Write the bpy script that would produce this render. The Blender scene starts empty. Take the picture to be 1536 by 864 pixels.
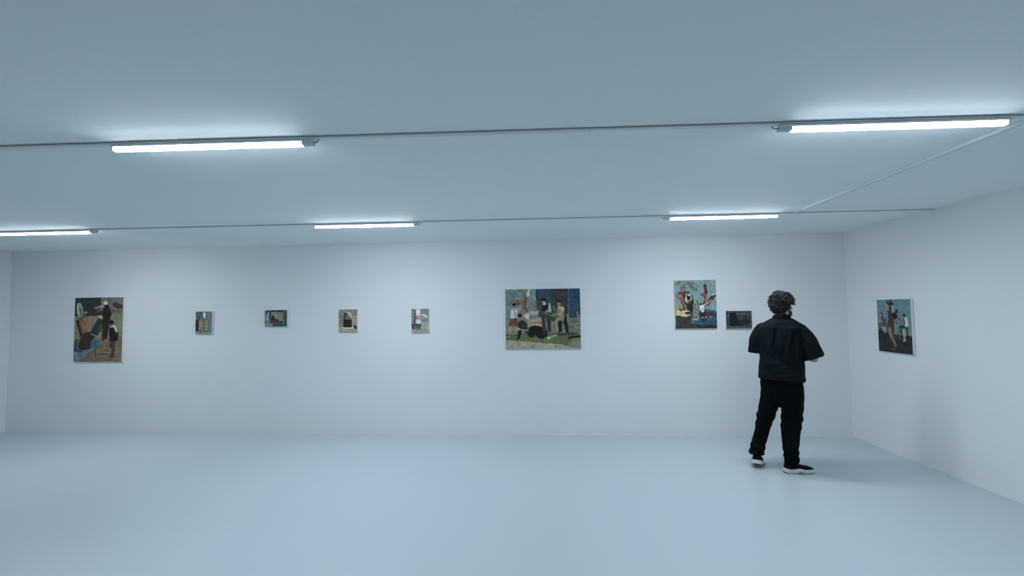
import bpy, bmesh, math, random
import numpy as np
from mathutils import Vector, Matrix, noise
random.seed(7)
SC = bpy.context.scene
COL = SC.collection

# ------------------------------------------------------------------ camera
cam_data = bpy.data.cameras.new('camera')
cam_data.sensor_width = 36.0
cam_data.lens = 36.0 * 700.0 / 1536.0
cam_data.clip_start = 0.05
cam = bpy.data.objects.new('camera', cam_data)
COL.objects.link(cam)
yaw, pitch, roll = -.0467, .0487, -.0128
fw = Vector((math.sin(yaw) * math.cos(pitch), math.cos(yaw) * math.cos(pitch), math.sin(pitch)))
r0 = Vector((math.cos(yaw), -math.sin(yaw), 0))
u0 = r0.cross(fw)
rt = r0 * math.cos(roll) + u0 * math.sin(roll)
up = u0 * math.cos(roll) - r0 * math.sin(roll)
cam.matrix_world = Matrix(((rt.x, up.x, -fw.x, 0), (rt.y, up.y, -fw.y, 0), (rt.z, up.z, -fw.z, 1.65), (0, 0, 0, 1)))
SC.camera = cam

# ------------------------------------------------------------------ light and exposure
TUBE_COLOR = (0.845, 0.93, 1.035)
TUBE_POWER = 170.0
TUBE_SIDE = 7.5          # the opal sides glow far less than the downward face
world = bpy.data.worlds.new('world')
world.use_nodes = True
world.node_tree.nodes['Background'].inputs[0].default_value = (0.5, 0.65, 0.8, 1)
world.node_tree.nodes['Background'].inputs[1].default_value = 0.0
SC.world = world
SC.view_settings.view_transform = 'Standard'
SC.view_settings.look = 'None'
SC.view_settings.gamma = 1.0
SC.view_settings.exposure = 0.20
SC.view_settings.use_curve_mapping = False
SC.cycles.max_bounces = 12
SC.cycles.diffuse_bounces = 8

WALL = (0.78, 0.80, 0.81)
CEIL = (0.79, 0.85, 0.85)
FLOOR = (0.53, 0.595, 0.63)

# ------------------------------------------------------------------ materials
def lin(c):
    return tuple(((v / 255.0) / 12.92 if v / 255.0 <= .04045 else ((v / 255.0 + .055) / 1.055) ** 2.4) for v in c)

def mat(name, color, rough=0.6, bump=0.0, bscale=200.0, var=0.0, vscale=6.0, spec=0.5, metal=0.0, emit=None, estr=0.0, sheen=0.0):
    m = bpy.data.materials.new(name)
    m.use_nodes = True
    nt = m.node_tree
    b = nt.nodes['Principled BSDF']
    b.inputs['Roughness'].default_value = rough
    b.inputs['Specular IOR Level'].default_value = spec
    b.inputs['Metallic'].default_value = metal
    b.inputs['Sheen Weight'].default_value = sheen
    tc = nt.nodes.new('ShaderNodeTexCoord')
    n = nt.nodes.new('ShaderNodeTexNoise')
    n.inputs['Scale'].default_value = vscale
    n.inputs['Detail'].default_value = 4
    nt.links.new(tc.outputs['Object'], n.inputs['Vector'])
    mx = nt.nodes.new('ShaderNodeMix')
    mx.data_type = 'RGBA'
    mx.inputs['A'].default_value = (*[c * (1 - var) for c in color], 1)
    mx.inputs['B'].default_value = (*[min(1, c * (1 + var)) for c in color], 1)
    nt.links.new(n.outputs['Fac'], mx.inputs['Factor'])
    nt.links.new(mx.outputs['Result'], b.inputs['Base Color'])
    if bump:
        n2 = nt.nodes.new('ShaderNodeTexNoise')
        n2.inputs['Scale'].default_value = bscale
        n2.inputs['Detail'].default_value = 3
        nt.links.new(tc.outputs['Object'], n2.inputs['Vector'])
        bp = nt.nodes.new('ShaderNodeBump')
        bp.inputs['Strength'].default_value = bump
        bp.inputs['Distance'].default_value = 0.002
        nt.links.new(n2.outputs['Fac'], bp.inputs['Height'])
        nt.links.new(bp.outputs['Normal'], b.inputs['Normal'])
    if emit:
        b.inputs['Emission Color'].default_value = (*emit, 1)
        b.inputs['Emission Strength'].default_value = estr
    return m

M = {
    'wall': mat('painted_plaster_wall', WALL, .75, .25, 90, .015, 3),
    'ceil': mat('painted_plaster_ceiling', CEIL, .8, .25, 60, .015, 2),
    'floor': mat('painted_resin_floor', FLOOR, .36, .05, 14, .02, 1.5, spec=.5),
    'diffuser': mat('lit_opal_diffuser', (.9, .9, .9), .4, emit=TUBE_COLOR, estr=TUBE_POWER),
    'diffuser_side': mat('opal_diffuser_side', (.9, .9, .9), .4, emit=TUBE_COLOR, estr=TUBE_SIDE),
    'housing': mat('white_lamp_plastic', (.62, .68, .7), .5),
    'trunk': mat('white_trunking_plastic', (.66, .72, .74), .5),
    'gap_shade': mat('trunking_base_gap_shade', (.38, .42, .44), .7),  # darker than the lid: shade of the ceiling gap put into the base colour
    'wire': mat('grey_cable', (.10, .12, .13), .6),
    'canvas': mat('primed_canvas_edge', (.78, .80, .80), .8, .4, 600, .04, 40),
    'skin': mat('skin', (.55, .36, .29), .5, .1, 200, .06, 20),
    'shirt': mat('dark_navy_cotton', (.0030, .0066, .0088), .75, .5, 350, .15, 8, spec=.12),
    'trousers': mat('black_cotton', (.0022, .0040, .0046), .85, .5, 350, .15, 8, spec=.08),
    'hair': mat('dark_brown_hair', (.017, .015, .014), .38, 0, 1, .5, 60, spec=.5),
    'beard': mat('dark_beard_hair', (.022, .018, .016), .6, .8, 300, .4, 80),
    'knit': mat('black_knit', (.003, .0045, .0052), .8, .6, 500, .2, 30, spec=.12),
    'foam': mat('white_rubber_sole', (.62, .64, .62), .55, .1, 80, .04, 20),
    'rubber': mat('dark_outsole_rubber', (.03, .035, .038), .6),
    'eye': mat('eye_white', (.75, .75, .73), .2),
    'iris': mat('brown_iris', (.05, .025, .012), .2),
    'lip': mat('lips', (.42, .20, .17), .5),
}

# ------------------------------------------------------------------ helpers
def link(name, me, material=None, parent=None, smooth=False):
    o = bpy.data.objects.new(name, me)
    COL.objects.link(o)
    if material is not None and me is not None:
        me.materials.append(material)
    if smooth:
        me.polygons.foreach_set('use_smooth', [True] * len(me.polygons))
        me.update()
    if parent is not None:
        o.parent = parent
    return o

def from_bm(name, bm, material, parent=None, smooth=False):
    bmesh.ops.recalc_face_normals(bm, faces=bm.faces)
    me = bpy.data.meshes.new(name)
    bm.to_mesh(me)
    bm.free()
    return link(name, me, material, parent, smooth)

def empty(name, label, cat, loc=(0, 0, 0), rz=0.0, group=None):
    o = bpy.data.objects.new(name, None)
    o.empty_display_size = .1
    COL.objects.link(o)
    o.location = loc
    o.rotation_euler = (0, 0, rz)
    tag(o, label, cat, group)
    return o

def tag(o, label, cat, group=None):
    o['label'] = label
    o['category'] = cat
    if group:
        o['group'] = group
    return o

def add_box(bm, lo, hi, bevel=0.0):
    vs = [bm.verts.new((x, y, z)) for x in (lo[0], hi[0]) for y in (lo[1], hi[1]) for z in (lo[2], hi[2])]
    fs = [bm.faces.new([vs[i] for i in f]) for f in ((0, 1, 3, 2), (4, 6, 7, 5), (0, 4, 5, 1), (2, 3, 7, 6), (0, 2, 6, 4), (1, 5, 7, 3))]
    if bevel:
        es = list({e for f in fs for e in f.edges})
        bmesh.ops.bevel(bm, geom=es, offset=bevel, segments=2, affect='EDGES', profile=.5)

def prism_x(bm, prof, x0, x1):
    """extrude a closed (y,z) profile along x"""
    a = [bm.verts.new((x0, y, z)) for y, z in prof]
    b = [bm.verts.new((x1, y, z)) for y, z in prof]
    n = len(prof)
    for i in range(n):
        bm.faces.new((a[i], a[(i + 1) % n], b[(i + 1) % n], b[i]))
    bm.faces.new(a)
    bm.faces.new(b[::-1])

def loft(bm, rings, seg=24, cap=True):
    """rings: (centre, ax_u, ax_v, exponent) ; superellipse in the u,v frame"""
    prev = None
    for c, U, V, e in rings:
        c, U, V = Vector(c), Vector(U), Vector(V)
        cur = []
        for k in range(seg):
            t = 2 * math.pi * k / seg
            ct, st = math.cos(t), math.sin(t)
            x = math.copysign(abs(ct) ** (2 / e), ct)
            y = math.copysign(abs(st) ** (2 / e), st)
            cur.append(bm.verts.new(c + U * x + V * y))
        if prev:
            for k in range(seg):
                bm.faces.new((prev[k], prev[(k + 1) % seg], cur[(k + 1) % seg], cur[k]))
        elif cap:
            bm.faces.new(cur[::-1])
        prev = cur
    if cap:
        bm.faces.new(prev)

def frame(d, hint=(0, 0, 1)):
    d = Vector(d).normalized()
    h = Vector(hint)
    if abs(d.dot(h)) > .95:
        h = Vector((1, 0, 0))
    u = d.cross(h).normalized()
    v = u.cross(d).normalized()
    return u, v

def tube(bm, pts, rads, seg=14, flat=1.0, hint=(0, 0, 1), cap_round=True):
    """tapered limb through pts with rounded ends"""
    pts = [Vector(p) for p in pts]
    rings = []
    n = len(pts)
    for i, p in enumerate(pts):
        a = pts[max(i - 1, 0)]
        b = pts[min(i + 1, n - 1)]
        d = (b - a).normalized()
        u, v = frame(d, hint)
        r = rads[i]
        if i == 0 and cap_round:
            for q in (.25, .6, .88):
                rings.append((p - d * r * math.sqrt(max(0, 1 - q * q)), u * r * q, v * r * q * flat, 2))
        rings.append((p, u * r, v * r * flat, 2))
        if i == n - 1 and cap_round:
            for q in (.88, .6, .25):
                rings.append((p + d * r * math.sqrt(max(0, 1 - q * q)), u * r * q, v * r * q * flat, 2))
    loft(bm, rings, seg)

def ellipsoid(bm, c, r, rot=None, seg=24, rows=16):
    c = Vector(c)
    rot = rot or Matrix.Identity(3)
    rings = []
    for i in range(1, rows):
        t = math.pi * i / rows
        z = -math.cos(t)
        q = math.sin(t)
        rings.append((c + rot @ Vector((0, 0, r[2] * z)), rot @ Vector((r[0] * q, 0, 0)), rot @ Vector((0, r[1] * q, 0)), 2))
    loft(bm, rings, seg)

def fuse(name, bm, material, voxel, smooth_it=6, parent=None, deform=None):
    """closed shells of bm become one continuous surface"""
    bmesh.ops.recalc_face_normals(bm, faces=bm.faces)
    me = bpy.data.meshes.new('tmp')
    bm.to_mesh(me)
    bm.free()
    t = bpy.data.objects.new('tmp', me)
    COL.objects.link(t)
    md = t.modifiers.new('r', 'REMESH')
    md.mode = 'VOXEL'
    md.voxel_size = voxel
    md.adaptivity = 0
    if smooth_it:
        s = t.modifiers.new('s', 'SMOOTH')
        s.factor = .5
        s.iterations = smooth_it
    dg = bpy.context.evaluated_depsgraph_get()
    dg.update()
    out = bpy.data.meshes.new_from_object(t.evaluated_get(dg))
    out.name = name
    bpy.data.objects.remove(t)
    bpy.data.meshes.remove(me)
    if deform:
        nv = len(out.vertices)
        nrm = [v.normal.copy() for v in out.vertices]
        for i in range(nv):
            v = out.vertices[i]
            v.co = deform(v.co.copy(), nrm[i])
    out.materials.clear()
    return link(name, out, material, parent, True)

# ------------------------------------------------------------------ room
H = 2.606
XL, XR = -7.645, 4.004
YB0, SB = 6.2822, -0.0248          # the back wall runs y = YB0 + SB * x
YF = -4.2
TH = .2

def yb(x):
    return YB0 + SB * x

def slab(name, pts, z0, z1, material):
    bm = bmesh.new()
    a = [bm.verts.new((x, y, z0)) for x, y in pts]
    b = [bm.verts.new((x, y, z1)) for x, y in pts]
    n = len(pts)
    for i in range(n):
        bm.faces.new((a[i], a[(i + 1) % n], b[(i + 1) % n], b[i]))
    bm.faces.new(a[::-1])
    bm.faces.new(b)
    o = from_bm(name, bm, material)
    o['kind'] = 'structure'
    return o

XRF = XR + .0043 * (yb(XR) - YF)
outer = [(XL - TH, YF - TH), (XRF + TH, YF - TH), (XRF + TH, yb(XR) + TH), (XL - TH, yb(XL) + TH)]
slab('floor', outer, -TH, 0, M['floor'])
slab('ceiling', outer, H, H + TH, M['ceil'])
slab('wall_back', [(XL, yb(XL)), (XR, yb(XR)), (XR, yb(XR) + TH), (XL, yb(XL) + TH)], 0, H, M['wall'])
slab('wall_right', [(XR, yb(XR)), (XRF, YF), (XRF + TH, YF), (XR + TH, yb(XR))], 0, H, M['wall'])
slab('wall_left', [(XL, YF), (XL, yb(XL)), (XL - TH, yb(XL)), (XL - TH, YF)], 0, H, M['wall'])
slab('wall_front', [(XL, YF), (XL, YF - TH), (XRF, YF - TH), (XRF, YF)], 0, H, M['wall'])

# ------------------------------------------------------------------ cable trunking on the ceiling
def trunk_mesh(bm, L, w=.036, h=.013):
    # lid with chamfered shoulders, standing on a narrower base so that a shadow gap shows
    prism_x(bm, [(-w / 2, -.004), (w / 2, -.004), (w / 2, -h + .002), (w / 2 - .002, -h), (-w / 2 + .002, -h), (-w / 2, -h + .002)], 0, L)

def trunk_part(root, x0, x1, w=.036, h=.013, gap=True):
    bm = bmesh.new()
    trunk_mesh(bm, x1 - x0, w, h)
    o = from_bm('trunking_lid', bm, M['trunk'], root)
    o.location.x = x0
    bm = bmesh.new()
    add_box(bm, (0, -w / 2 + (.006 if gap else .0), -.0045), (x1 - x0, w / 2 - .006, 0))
    b = from_bm('trunking_base', bm, M['gap_shade'] if gap else M['trunk'], o)
    return o

Y1, S1 = 2.438, .0008
Y2, S2 = 4.830, -.0097
def ty1(x): return Y1 + S1 * x
def ty2(x): return Y2 + S2 * x

t1 = empty('cable_trunking', 'long white ceiling trunking carrying the two nearest tube lights, with a joint mid-way', 'trunking',
           (0, ty1(0), H - .0005), math.atan(S1), 'cable trunking on the ceiling')
trunk_part(t1, XL + .01, .308)
trunk_part(t1, .3105, XR - .01, w=.033, h=.012)
t2 = empty('cable_trunking', 'thin white ceiling trunking nearest the back wall, carrying the farther row of lights', 'trunking',
           (0, ty2(0), H - .0005), math.atan(S2), 'cable trunking on the ceiling')
trunk_part(t2, XL + .01, XR - .012, w=.03, h=.011)
# the branch that runs from the far row to the near one
ax, ay = 2.628, ty2(2.628) - .020
bx_, by_ = 2.560, ty1(2.56) + .022
dx, dy = bx_ - ax, by_ - ay
t3 = empty('cable_trunking', 'short bare white cable trunking joining the near and far ceiling rows at right', 'trunking',
           (ax, ay, H - .0005), math.atan2(dy, dx), 'cable trunking on the ceiling')
trunk_part(t3, 0, math.hypot(dx, dy), w=.034, h=.016, gap=False)

# ------------------------------------------------------------------ tube lights
LIT = 1.06
def make_light():
    root = empty('tube_light', 'x', 'ceiling light', (0, 0, H - .013), 0)
    # housing: slim channel screwed under the trunking
    bm = bmesh.new()
    prism_x(bm, [(-.014, 0), (.014, 0), (.0215, -.005), (.0215, -.0145), (-.0215, -.0145), (-.0215, -.005)], -.012, LIT + .058)
    from_bm('housing', bm, M['housing'], root)
    # opal diffuser: D-shaped extrusion
    prof = [(.0200, -.0146), (.0200, -.0255), (.0180, -.0300), (.0135, -.0328), (.006, -.034), (-.006, -.034), (-.0135, -.0328), (-.0180, -.0300), (-.0200, -.0255), (-.0200, -.0146)]
    bm = bmesh.new()
    prism_x(bm, prof, 0, LIT)
    d = from_bm('diffuser', bm, M['diffuser'], root)
    d['label'] = 'glowing white diffuser'
    d.data.materials.append(M['diffuser_side'])
    for f in d.data.polygons:
        if f.normal.z > -.75:
            f.material_index = 1
    prof2 = [(y * 1.03, z if z > -.0148 else z * 1.02) for y, z in prof]
    for x0, x1 in ((-.008, 0), (LIT, LIT + .06)):
        bm = bmesh.new()
        prism_x(bm, prof2, x0 + (0.0 if x1 <= 0 else .0005), x1 - (.0005 if x1 <= 0 else 0))
        c = from_bm('end_cap', bm, M['housing'], root)
    bm = bmesh.new()
    tube(bm, [(LIT + .060, 0, -.016), (LIT + .075, -.003, -.018), (LIT + .086, -.006, -.012), (LIT + .090, -.008, -.0045)], [.0028] * 4, 8)
    from_bm('feed_cable', bm, M['wire'], root, True)
    return root

def copy_tree(o, parent=None):
    c = o.copy()
    COL.objects.link(c)
    c.parent = parent
    for ch in list(o.children):
        copy_tree(ch, c)
    return c

# (x of the lit end on the plain-cap side, y, direction, label)
NEAR, FAR = 1, 2
lights = [
    (-2.300, NEAR, 1, 'lit tube light on the near trunking, upper left, larger than the ones behind it'),
    (2.400, NEAR, -1, 'lit tube light on the near trunking, above the person, upper right corner'),
    (-4.861 - LIT, FAR, 1, 'lit tube light cut off by the left edge, far trunking'),
    (-2.320, FAR, 1, 'lit tube light on the far trunking above the two middle small paintings'),
    (2.467, FAR, -1, 'lit tube light on the far trunking above the tall blue tree painting'),
]
proto = make_light()
for i, (x, row, sgn, lab) in enumerate(lights):
    o = proto if i == 0 else copy_tree(proto)
    if row == NEAR and isinstance(row, int):
        y, a, z = ty1(x), math.atan(S1), H - .0142
    elif row == FAR and isinstance(row, int):
        y, a, z = ty2(x), math.atan(S2), H - .0122
    else:
        y, a, z = row, 0, H
    o.location = (x, y, z)
    o.rotation_euler = (0, 0, a + (math.pi if sgn < 0 else 0))
    o['label'] = lab
    o['group'] = 'tube lights on the ceiling'

# ------------------------------------------------------------------ paintings
E_LIGHT = (.56, .68, .77)          # light falling on the wall, used to turn seen colours into pigment

class Paint:
    """a small oil painting, brushed stroke by stroke onto a grid of pigment"""
    def __init__(s, box, n, bg, seed=0):
        s.x0, s.y0, s.x1, s.y1 = box
        s.w = n
        s.h = max(8, int(round(n * (s.y1 - s.y0) / (s.x1 - s.x0))))
        X = np.linspace(s.x0, s.x1, s.w)
        Y = np.linspace(s.y0, s.y1, s.h)
        s.X, s.Y = np.meshgrid(X, Y)
        s.rng = np.random.default_rng(seed)
        s.soft = (s.x1 - s.x0) / n * 1.0
        s.A = np.zeros((s.h, s.w, 3))
        s.A[:] = bg
        # wobble that frays every stroke's edge
        s.wob = (s.fbm(9), s.fbm(9))
        s.tex = s.fbm(16)
    def fbm(s, f):
        out = np.zeros((s.h, s.w))
        amp = 1.0
        for o in range(3):
            gh = max(2, int(f * 2 ** o * s.h / s.w) + 2)
            gw = int(f * 2 ** o) + 2
            g = s.rng.standard_normal((gh, gw))
            yy = np.linspace(0, gh - 1.001, s.h)
            xx = np.linspace(0, gw - 1.001, s.w)
            yi, xi = yy.astype(int), xx.astype(int)
            fy, fx = (yy - yi)[:, None], (xx - xi)[None]
            v = g[yi][:, xi] * (1 - fy) * (1 - fx) + g[yi + 1][:, xi] * fy * (1 - fx) + g[yi][:, xi + 1] * (1 - fy) * fx + g[yi + 1][:, xi + 1] * fy * fx
            out += v * amp
            amp *= .55
        return out / 1.5
    def xy(s, k=1.0):
        a = (s.x1 - s.x0) * .006 * k
        return s.X + s.wob[0] * a, s.Y + s.wob[1] * a
    def lay(s, mask, c, a=1.0, t=.08):
        col = np.array(c, float) * (1 + t * s.tex[..., None] + t * .6 * s.rng.standard_normal((s.h, s.w, 1)) * .5)
        m = (np.clip(mask, 0, 1) * a)[..., None]
        s.A = s.A * (1 - m) + col * m
    def poly(s, pts, c, a=1.0, t=.08):
        X, Y = s.xy()
        ins = np.zeros(X.shape, bool)
        dmin = np.full(X.shape, 1e9)
        n = len(pts)
        for i in range(n):
            xa, ya = pts[i]
            xb, yb_ = pts[(i + 1) % n]
            cond = ((ya > Y) != (yb_ > Y))
            with np.errstate(divide='ignore', invalid='ignore'):
                xi = (xb - xa) * (Y - ya) / (yb_ - ya + 1e-12) + xa
            ins ^= cond & (X < xi)
            L = max(1e-6, (xb - xa) ** 2 + (yb_ - ya) ** 2)
            tt = np.clip(((X - xa) * (xb - xa) + (Y - ya) * (yb_ - ya)) / L, 0, 1)
            dmin = np.minimum(dmin, np.hypot(X - xa - tt * (xb - xa), Y - ya - tt * (yb_ - ya)))
        sd = np.where(ins, -dmin, dmin)
        s.lay(.5 - sd / (2 * s.soft), c, a, t)
        return s
    def rect(s, a, b, c, d, col, **k):
        return s.poly([(a, b), (c, b), (c, d), (a, d)], col, **k)
    def ell(s, cx, cy, rx, ry, c, rot=0, a=1.0, t=.08):
        X, Y = s.xy()
        co, si = math.cos(math.radians(rot)), math.sin(math.radians(rot))
        dx, dy = X - cx, Y - cy
        u, v = (dx * co + dy * si) / rx, (-dx * si + dy * co) / ry
        d = (np.hypot(u, v) - 1) * min(rx, ry)
        s.lay(.5 - d / (2 * s.soft), c, a, t)
        return s
    def line(s, pts, w, c, a=1.0, t=.08):
        X, Y = s.xy()
        ws = w if isinstance(w, (list, tuple)) else [w] * len(pts)
        best = np.full(X.shape, 1e9)
        for i in range(len(pts) - 1):
            (xa, ya), (xb, yb_) = pts[i], pts[i + 1]
            L = max(1e-6, (xb - xa) ** 2 + (yb_ - ya) ** 2)
            tt = np.clip(((X - xa) * (xb - xa) + (Y - ya) * (yb_ - ya)) / L, 0, 1)
            r = (ws[i] * (1 - tt) + ws[i + 1] * tt) / 2
            best = np.minimum(best, np.hypot(X - xa - tt * (xb - xa), Y - ya - tt * (yb_ - ya)) - r)
        s.lay(.5 - best / (2 * s.soft), c, a, t)
        return s
    def dabs(s, box, n, cols, L, w, ang=0, spread=40, a=.6):
        for k in range(n):
            x = s.rng.uniform(box[0], box[2]); y = s.rng.uniform(box[1], box[3])
            t = math.radians(ang + s.rng.uniform(-spread, spread))
            l = L * s.rng.uniform(.5, 1.2)
            s.line([(x - l * math.cos(t), y - l * math.sin(t)), (x + l * math.cos(t), y + l * math.sin(t))], w, cols[int(s.rng.integers(len(cols)))], a)
        return s

def pigment(P):
    # broken brushwork: many short touches that pick up the paint beneath and shift it lighter or darker
    base = P.A.copy()
    step = (P.x1 - P.x0) / P.w
    for k in range(int(P.w * 4.5)):
        cx, cy = P.rng.uniform(P.x0, P.x1), P.rng.uniform(P.y0, P.y1)
        i = min(P.w - 1, int((cx - P.x0) / step)); j = min(P.h - 1, int((cy - P.y0) / (P.y1 - P.y0) * P.h))
        g = min(1.22, math.exp(P.rng.normal(-.02, .26))); t = P.rng.uniform(0, math.pi)
        l = P.rng.uniform(2, 5.5); w = P.rng.uniform(1.0, 2.2)
        i0, i1, j0, j1 = max(0, i - 7), i + 8, max(0, j - 7), j + 8
        yy, xx = np.mgrid[j0:min(j1, P.h), i0:min(i1, P.w)]
        u = (xx - i) * math.cos(t) + (yy - j) * math.sin(t); v = -(xx - i) * math.sin(t) + (yy - j) * math.cos(t)
        m = np.clip(1.2 - np.hypot(u / l, v / w), 0, 1)[..., None] * .75
        c = base[j, i] * g
        P.A[j0:j1, i0:i1] = P.A[j0:j1, i0:i1] * (1 - m) + c * m
    grey = P.A.mean(-1, keepdims=True)
    P.A = grey + (P.A - grey) * .68
    P.A = 255 * (np.clip(P.A, 1, 255) / 255) ** 1.13 * 1.06
    A = np.clip(P.A, 2, 250) / 255.0
    A = np.where(A <= .04045, A / 12.92, ((A + .055) / 1.055) ** 2.4)
    A = A / np.array(E_LIGHT)
    return np.clip(A, .003, .9)

paint_mat = bpy.data.materials.new('oil_paint')
paint_mat.use_nodes = True
_nt = paint_mat.node_tree
_b = _nt.nodes['Principled BSDF']
_at = _nt.nodes.new('ShaderNodeAttribute')
_at.attribute_name = 'pigment'
_tc = _nt.nodes.new('ShaderNodeTexCoord')
_no = _nt.nodes.new('ShaderNodeTexNoise')
_no.inputs['Scale'].default_value = 160
_bp = _nt.nodes.new('ShaderNodeBump')
_bp.inputs['Strength'].default_value = .3
_bp.inputs['Distance'].default_value = .001
_nt.links.new(_tc.outputs['Object'], _no.inputs['Vector'])
_nt.links.new(_no.outputs['Fac'], _bp.inputs['Height'])
_nt.links.new(_bp.outputs['Normal'], _b.inputs['Normal'])
_nt.links.new(_at.outputs['Color'], _b.inputs['Base Color'])
_b.inputs['Roughness'].default_value = .6
_b.inputs['Specular IOR Level'].default_value = .25

def hang(P, centre, w, h, rz, label, thick=.028, group=None):
    """canvas on the wall; centre is the middle of the painted face, local -y looks into the room"""
    root = empty('painting', label, 'painting', centre, rz, group)
    bm = bmesh.new()
    add_box(bm, (-w / 2, .0012, -h / 2), (w / 2, thick, h / 2), .002)
    from_bm('canvas', bm, M['canvas'], root)
    nx, nz = P.w, P.h
    xs = np.linspace(-w / 2 + .0015, w / 2 - .0015, nx)
    zs = np.linspace(h / 2 - .0015, -h / 2 + .0015, nz)
    X, Z = np.meshgrid(xs, zs)
    rel = P.tex * .00015
    co = np.stack([X, rel, Z], -1).reshape(-1, 3)
    idx = np.arange(nx * nz).reshape(nz, nx)
    q = np.stack([idx[:-1, :-1], idx[1:, :-1], idx[1:, 1:], idx[:-1, 1:]], -1).reshape(-1, 4)
    me = bpy.data.meshes.new('painted_face')
    me.from_pydata(co.tolist(), [], q.tolist())
    at = me.color_attributes.new('pigment', 'FLOAT_COLOR', 'POINT')
    c = np.ones((nx * nz, 4))
    c[:, :3] = pigment(P).reshape(-1, 3)
    at.data.foreach_set('color', c.ravel())
    link('painted_face', me, paint_mat, root, True)
    return root

# --- large painting at left: labourers round a tree trunk
def art_left():
    P = Paint((118, 83, 637, 769), 190, (112, 118, 100), 1)
    P.rect(400, 83, 640, 270, (104, 112, 112))
    P.dabs((400, 90, 640, 270), 40, [(120, 126, 124), (86, 94, 96), (112, 104, 98)], 25, 8, 10)
    P.rect(118, 83, 398, 285, (37, 56, 60))
    P.dabs((120, 90, 390, 280), 40, [(46, 66, 68), (30, 46, 50)], 22, 8, 60)
    P.poly([(515, 150), (560, 135), (637, 172), (637, 205), (585, 208), (530, 180)], (74, 52, 48))
    P.line([(505, 250), (560, 220), (637, 236)], 26, (84, 92, 96))
    P.poly([(225, 222), (330, 210), (425, 225), (420, 282), (230, 285)], (52, 52, 48))
    P.poly([(118, 285), (637, 270), (637, 520), (118, 510)], (116, 120, 98), a=.85)
    P.dabs((120, 290, 637, 520), 60, [(128, 130, 106), (98, 104, 88), (112, 112, 92)], 30, 8, 5)
    P.poly([(420, 520), (637, 500), (637, 769), (150, 769)], (106, 98, 82))
    P.dabs((330, 600, 637, 769), 60, [(134, 124, 92), (86, 78, 64), (120, 108, 82)], 34, 6, -20)
    # platform
    P.poly([(118, 535), (190, 520), (415, 545), (415, 592), (150, 769), (118, 769)], (62, 96, 128))
    P.poly([(118, 660), (250, 650), (380, 605), (160, 769), (118, 769)], (86, 116, 130))
    P.line([(150, 530), (132, 640)], 9, (24, 32, 40))
    P.line([(125, 640), (210, 662)], 9, (22, 28, 34))
    P.line([(355, 530), (352, 720)], 6, (30, 36, 42))
    # trunk
    P.poly([(160, 300), (240, 275), (275, 335), (262, 455), (200, 490), (150, 380)], (118, 90, 76))
    P.dabs((170, 300, 260, 450), 40, [(136, 104, 84), (92, 70, 60), (150, 116, 92)], 20, 7, 80, 25)
    P.poly([(132, 330), (165, 320), (205, 470), (320, 440), (345, 500), (300, 560), (285, 640), (200, 645), (160, 610), (195, 520)], (48, 42, 38))
    P.dabs((190, 480, 310, 640), 30, [(72, 58, 48), (34, 32, 32), (84, 66, 54)], 24, 8, 70)
    P.line([(162, 165), (185, 265)], [52, 66], (112, 146, 142))
    P.line([(150, 160), (160, 250)], [14, 18], (140, 170, 164))
    P.line([(176, 200), (195, 290)], [20, 30], (82, 112, 110))
    P.ell(238, 244, 16, 14, (132, 120, 108))
    # green barrel
    P.line([(345, 450), (412, 320)], [88, 82], (38, 60, 46))
    P.line([(375, 440), (425, 345)], [16, 20], (60, 88, 62))
    P.ell(408, 296, 40, 20, (150, 150, 122), 12)
    P.line([(300, 470), (355, 490)], 9, (146, 142, 124))
    # standing labourer behind
    P.line([(465, 270), (448, 520)], [84, 60], (48, 42, 38))
    P.line([(420, 440), (425, 520)], 20, (78, 60, 48))
    P.line([(455, 190), (462, 265)], [62, 86], (32, 36, 36))
    P.line([(430, 178), (380, 180), (330, 202)], [26, 24, 14], (118, 126, 120))
    P.line([(405, 210), (360, 225)], 14, (96, 98, 90))
    P.ell(456, 168, 20, 24, (34, 28, 26))
    P.ell(450, 145, 24, 20, (188, 192, 180))
    P.line([(490, 210), (505, 270)], 22, (44, 44, 44))
    # labourer in front
    P.line([(545, 545), (538, 700)], [48, 34], (80, 56, 44))
    P.line([(505, 540), (512, 610)], 20, (44, 44, 44))
    P.ell(528, 712, 28, 11, (70, 48, 40))
    P.ell(450, 690, 60, 7, (52, 50, 46))
    P.line([(530, 390), (568, 450)], [42, 36], (162, 174, 178))
    P.line([(560, 455), (500, 515), (450, 545)], [26, 20, 18], (128, 96, 78))
    P.poly([(500, 410), (555, 400), (592, 455), (590, 545), (512, 552), (495, 480)], (24, 32, 40))
    P.line([(555, 395), (575, 450)], [22, 20], (172, 182, 186))
    P.ell(516, 372, 17, 22, (124, 92, 76))
    P.ell(516, 348, 26, 22, (22, 19, 18))
    P.dabs((400, 570, 520, 680), 24, [(150, 138, 96), (124, 110, 78)], 30, 5, -25)
    return P

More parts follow.
